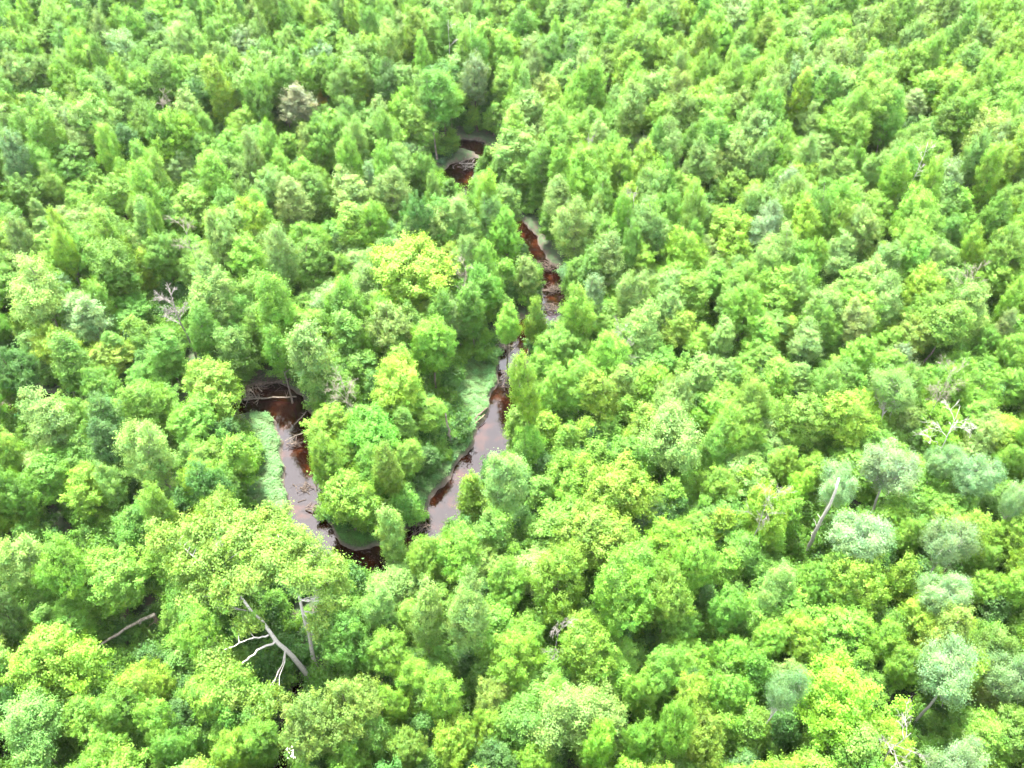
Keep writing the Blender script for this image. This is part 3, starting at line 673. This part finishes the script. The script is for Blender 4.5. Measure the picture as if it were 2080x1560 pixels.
for (c, r_) in lobes:
    if rg.random() < .6:
        d = np.linalg.norm(stems - c, axis=1) + 2 * np.maximum(0, stems[:, 2] - c[2]); s0 = stems[d.argmin()]
        tb.add(curve(s0, c, rg, .06, .05, 5), np.linspace(.06, .014, 5), 5)
tb.build('trunk', M_WHITE, root)

# ------------------------------------------------------------------ dead wood
def log(pts, r0, r1, mat, name, label, cat, stubs=4, group=None, seed=1):
    """pts = (px, py, height) along the wood"""
    rg = np.random.default_rng(seed); P = np.array([at(*q) for q in pts]); o = P[0].copy(); P = P - o
    t = np.linspace(0, 1, len(P)); n = 12; T = np.linspace(0, 1, n); Q = np.stack([np.interp(T, t, P[:, i]) for i in range(3)], 1)
    Q[1:-1] += rg.normal(0, r0 * .35, (n - 2, 3)); tb = Tubes(); rad = np.linspace(r0, r1, n) * (1 + rg.normal(0, .06, n)); tb.add(Q, rad)
    for k in range(stubs):
        i = rg.integers(2, n - 1); d = unit(rg.normal(0, 1, 3) + (0, 0, .6)) * rg.uniform(.4, 1.3)
        tb.add(curve(Q[i], Q[i] + d, rg, n=4), np.linspace(rad[i] * .35, .012, 4), 5)
    ob = tb.build(name, mat); ob.location = o
    return tag(ob, label, cat, group)
def bare_tree(px, py, hgt, n, r0, mat, name, label, seed, spread=.5, lean=(0, 0), base_frac=.45, cat='dead tree', group=None, levels=2):
    """px,py = where its top is seen; stands on the ground below"""
    rg = np.random.default_rng(seed); T_ = at(px, py, hgt); b = np.array([T_[0] - lean[0], T_[1] - lean[1], 0.])
    tb = Tubes(); m_ = 9; t = np.linspace(0, 1, m_)
    Q = np.stack([lean[0] * t, lean[1] * t, hgt * t - .3 * (t == 0)], 1); Q[1:, :2] += np.cumsum(rg.normal(0, .14, (m_ - 1, 2)), 0)
    tb.add(Q, .36 * r0 * (1 - .85 * t) + .015)
    def br(s, d, L_, r_, lv):
        e = s + d * L_; P = curve(s, e, rg, sag=-.08, wob=.07, n=6); tb.add(P, np.linspace(r_, max(.009, r_ * .3), 6), 5)
        if lv: 
            for k in range(6):
                i = rg.integers(2, 6); br(P[i], unit(d + rg.normal(0, .55, 3)), L_ * rg.uniform(.35, .6), r_ * .5, lv - 1)
    for k in range(n):
        z = rg.uniform(base_frac, .97); i = z * (m_ - 1); s = Q[int(i)] + (Q[min(int(i) + 1, m_ - 1)] - Q[int(i)]) * (i % 1)
        th = rg.random() * 6.28; d = unit(np.array([math.cos(th) * spread * 1.4, math.sin(th) * spread * 1.4, rg.uniform(.3, 1)]))
        br(s, d, hgt * rg.uniform(.07, .15) * (1.3 - z * .5), r0 * .17, levels)
    root = bpy.data.objects.new(name, None); COL.objects.link(root); root.location = b
    tb.build('trunk', mat, root); tag(root, label, cat, group); return root
def brush(px, py, rx, ry, n, z0, label, seed, mat=M_DRIFT, name='driftwood_pile', dirn=0.0, jit=.5, r_=.05, cat='driftwood', height=.5):
    rg = np.random.default_rng(seed); o = at(px, py, z0); tb = Tubes()
    for k in range(n):
        a = np.array([rg.normal(0, rx * .5), rg.normal(0, ry * .5), rg.uniform(0, height)]); th = dirn + rg.normal(0, jit); L_ = rg.uniform(.6, 2.2) * (1.3 if k < 4 else 1)
        d = np.array([math.cos(th), math.sin(th), rg.normal(0.05, .18)]) * L_
        rr = r_ * rg.uniform(.4, 1.2) * (2.0 if k < 4 else 1)
        tb.add(curve(a - d / 2, a + d / 2, rg, wob=.06, n=5), np.linspace(rr, rr * .35, 5), 5)
    ob = tb.build(name, mat); ob.location = o; return tag(ob, label, cat, 'driftwood piles in the creek' if name == 'driftwood_pile' else None)
# fallen trunks
log([(178, 1326, 3.2), (235, 1290, 3.4), (262, 1272, 3.6), (315, 1248, 4.4)], .13, .2, M_PALE, 'fallen_trunk', 'long bare pale trunk fallen across the dark gap at lower left', 'fallen trunk', 3, seed=3)
log([(322, 1275, .2), (317, 1258, 3.0), (312, 1248, 4.4)], .2, .16, M_RED, 'broken_stump', 'upright broken stump under the end of the long fallen trunk', 'stump', 3, seed=4)
log([(500, 783, -.3), (545, 778, .1), (598, 768, .5)], .22, .14, M_DRIFT, 'log', 'thick brown log lying over the driftwood jam at the creek\'s top', 'log', 4, seed=5)
log([(495, 812, -.3), (550, 808, -.25), (602, 806, .1)], .11, .08, M_PALE, 'log', 'thin pale log across the orange-brown water below the jam', 'log', 2, seed=6)
log([(598, 862, -.2), (612, 848, .6), (622, 836, 1.0)], .08, .05, M_PALE, 'log', 'short pale branch leaning from the right bank of the left arm', 'branch', 2, seed=7)
log([(580, 895, -.2), (600, 885, .8), (620, 878, 1.6)], .05, .03, M_PALE, 'bare_branch', 'forked bare branch reaching over the left arm of the creek', 'branch', 8, seed=8)
log([(952, 862, .25), (975, 842, .3), (990, 828, .3)], .17, .1, M_DRIFT, 'log', 'weathered brown log lying on the oval grass bank', 'log', 2, seed=9)
log([(956, 868, .2), (985, 842, .2)], .1, .06, M_RED, 'log', 'thin reddish log beside the weathered one on the grass bank', 'log', 1, seed=10)
log([(605, 1020, -.58), (622, 1014, -.55)], .05, .03, M_DRIFT, 'log', 'short dark stick floating in the sky-lit left arm', 'stick', 0, seed=11)
log([(918, 905, .1), (912, 880, 3.2), (905, 840, 6.5)], .2, .12, M_PALE, 'dead_stem', 'thin upright dead trunk left of the grass bank', 'dead tree', 3, seed=12)
log([(1112, 440, 1), (1124, 430, 1.5), (1132, 424, 2)], .16, .12, M_DRIFT, 'log', 'small leaning log in the wood behind the narrow channel', 'log', 1, seed=13)
log([(1400, 0, 14), (1401, 20, 8)], .2, .16, M_BARK, 'dead_stem', 'dark bare stem at the top edge right of centre', 'dead tree', 1, seed=14)
# driftwood
brush(540, 778, 3.4, 1.5, 130, -.5, 'broad brown driftwood jam across the creek at the top of its left arm', 21, dirn=.1, jit=.7, height=1.0)
brush(508, 806, 1.6, 1.2, 50, -.5, 'grey driftwood tangle at the left end of the jam', 22, jit=1.2, height=.8, mat=M_PALE)
brush(1020, 704, 2.2, 1.0, 45, -.4, 'pale driftwood heap beside the small red-brown pool', 23, mat=M_PALE, dirn=1.0, jit=.6, height=.8)
brush(1036, 775, 1.3, 2.4, 60, -.5, 'brown driftwood mat right of the oval grass bank', 24, dirn=1.2, jit=.6, height=.6)
brush(1130, 590, 2.3, 1.0, 60, -.5, 'brushwood heap highest in the narrow channel', 25, dirn=.3, jit=.6, height=.7)
brush(1122, 628, 2.0, 1.0, 55, -.5, 'brushwood heap lowest in the narrow channel', 26, dirn=-.2, jit=.6, height=.6)
brush(1106, 543, 2.2, 1.2, 60, -.4, 'dark brushwood at the head of the narrow channel', 27, dirn=-.4, jit=.5, height=.7)
brush(955, 338, 2.6, 1.2, 30, -.3, 'pale twisted driftwood in the far dark pool', 28, mat=M_SNAG, dirn=.2, jit=1.1, height=.8, r_=.06)
brush(620, 993, .9, .5, 22, -.58, 'small dark debris clump on the sky-lit left arm', 29, jit=2, height=.25)
brush(640, 1038, 1.0, .6, 20, -.58, 'dark debris against the right bank of the left arm', 30, jit=2, height=.3)
brush(775, 1020, 3.0, 1.4, 60, .5, 'brown bare brushwood on the point inside the creek bend', 31, name='brushwood', jit=1.5, height=1.2)
brush(603, 905, .7, .7, 18, -.5, 'twiggy brown branch heap in the left arm below its forked branch', 32, jit=.9, height=.7)
brush(845, 1115, 1.5, 1.0, 35, -.4, 'dark driftwood tangle between the creek tip and right arm', 33, jit=1.5, height=.6)
brush(855, 1070, 1.3, 1.0, 35, -.4, 'dark driftwood tangle at the lower end of the right arm', 34, jit=1.5, height=.7)
brush(20, 815, 3, 1.2, 14, -.3, 'pale fallen poles over the dark water at the left edge', 35, mat=M_PALE, dirn=.5, jit=.25, r_=.09, height=.8)
brush(905, 900, 1.0, .7, 30, .1, 'brown root tangle at the foot of the upright dead trunk', 36, name='root_tangle', jit=1.5, height=1.0, cat='roots')
# standing dead or half bare trees
BT = [(352, 590, 15, 14, .45, M_SNAG, 'bleached_snag', 'half-dead white tree with bare forks left of centre', 41, .6), (985, 948, 4.0, 9, .08, M_SNAG, 'bleached_snag', 'small white bare shrub on the bank of the right arm', 42, .7),
      (960, 45, 18, 6, .2, M_WHITE, 'bleached_snag', 'white forked trunk near the top centre', 43, .5), (905, 40, 18, 2, .16, M_WHITE, 'bleached_snag', 'thin straight white trunk near the top centre', 44, .3),
      (1200, 270, 14, 9, .2, M_SNAG, 'bleached_snag', 'spreading dead white limbs above the centre', 45, .9), (1300, 375, 16, 6, .2, M_SNAG, 'bleached_snag', 'antler-shaped pale snag right of centre', 47, .7), (1262, 672, 13, 14, .16, M_SNAG, 'bleached_snag', 'tangle of bare grey branches right of the narrow channel', 48, .9),
      (1985, 530, 16, 12, .18, M_PALE, 'bleached_snag', 'grey dead treetop near the right edge', 49, .5), (1950, 820, 17, 6, .2, M_WHITE, 'bleached_snag', 'white forked snag near the right edge', 50, .6),
      (1945, 745, 16, 14, .12, M_PALE, 'bleached_snag', 'brush-like grey bare top above the white forked snag', 51, .4), (1848, 1490, 16, 8, .22, M_SNAG, 'bleached_snag', 'bleached spreading snag near the bottom edge at right', 52, .8),
      (1560, 995, 17, 8, .1, M_SNAG, 'bleached_snag', 'white twiggy top over the yellow-green crown right of centre', 53, .5), (320, 195, 16, 12, .16, M_PALE, 'bleached_snag', 'grey bare tree in the wood at upper left', 54, .4),
      (690, 770, 14, 12, .13, M_PALE, 'bleached_snag', 'bare brown-grey treetop inside the creek bend', 56, .5),
      (370, 460, 15, 9, .18, M_PALE, 'bleached_snag', 'forked grey tree in the dark gap at upper left', 57, .5), (1880, 290, 17, 5, .16, M_WHITE, 'bleached_snag', 'slim white stem leaning right at upper right', 59, .5), (945, 540, 14, 12, .12, M_PALE, 'bleached_snag', 'twiggy pale dead tree right of the large round crown', 61, .5), (1125, 1275, 13, 7, .1, M_SNAG, 'bleached_snag', 'small bleached branch in the shade at bottom centre', 63, .6), ]
for b in BT:
    bare_tree(b[0], b[1], b[2], b[3], b[4], b[5], b[6], b[7], b[8], spread=b[9], base_frac=.55)
# long leaning white trunk at right
log([(1636, 1132, .0), (1652, 1090, 5), (1680, 1038, 10), (1704, 972, 15.5)], .24, .11, M_WHITE, 'leaning_trunk', 'long leaning white trunk in the gap at right', 'tree trunk', 9, seed=70)
# remove prototypes that stand nowhere
for ps in PROTO.values():
    for pr in ps:
        if not pr['used']:
            for k in ('trunk', 'crown'): bpy.data.objects.remove(pr[k])

# ------------------------------------------------------------------ thin summer haze
m, t, N, L = newmat('haze air'); v = nn(N, 'ShaderNodeVolumePrincipled'); v.inputs['Color'].default_value = (1, 1, 1, 1); v.inputs['Density'].default_value = .00003
v.inputs['Anisotropy'].default_value = .2
o = nn(N, 'ShaderNodeOutputMaterial'); L.new(v.outputs[0], o.inputs['Volume'])
x0, x1, y0_, y1_, z0_, z1_ = -1600, 1600, -700, 3100, -3, 95
hv = [(x, y, z) for z in (z0_, z1_) for y in (y0_, y1_) for x in (x0, x1)]
tag(mesh_obj('haze', hv, [(0, 2, 3, 1), (4, 5, 7, 6), (0, 1, 5, 4), (2, 6, 7, 3), (0, 4, 6, 2), (1, 3, 7, 5)], m), 'thin pale summer haze over the wood', 'haze', kind='stuff')
S.cycles.volume_bounces = 0
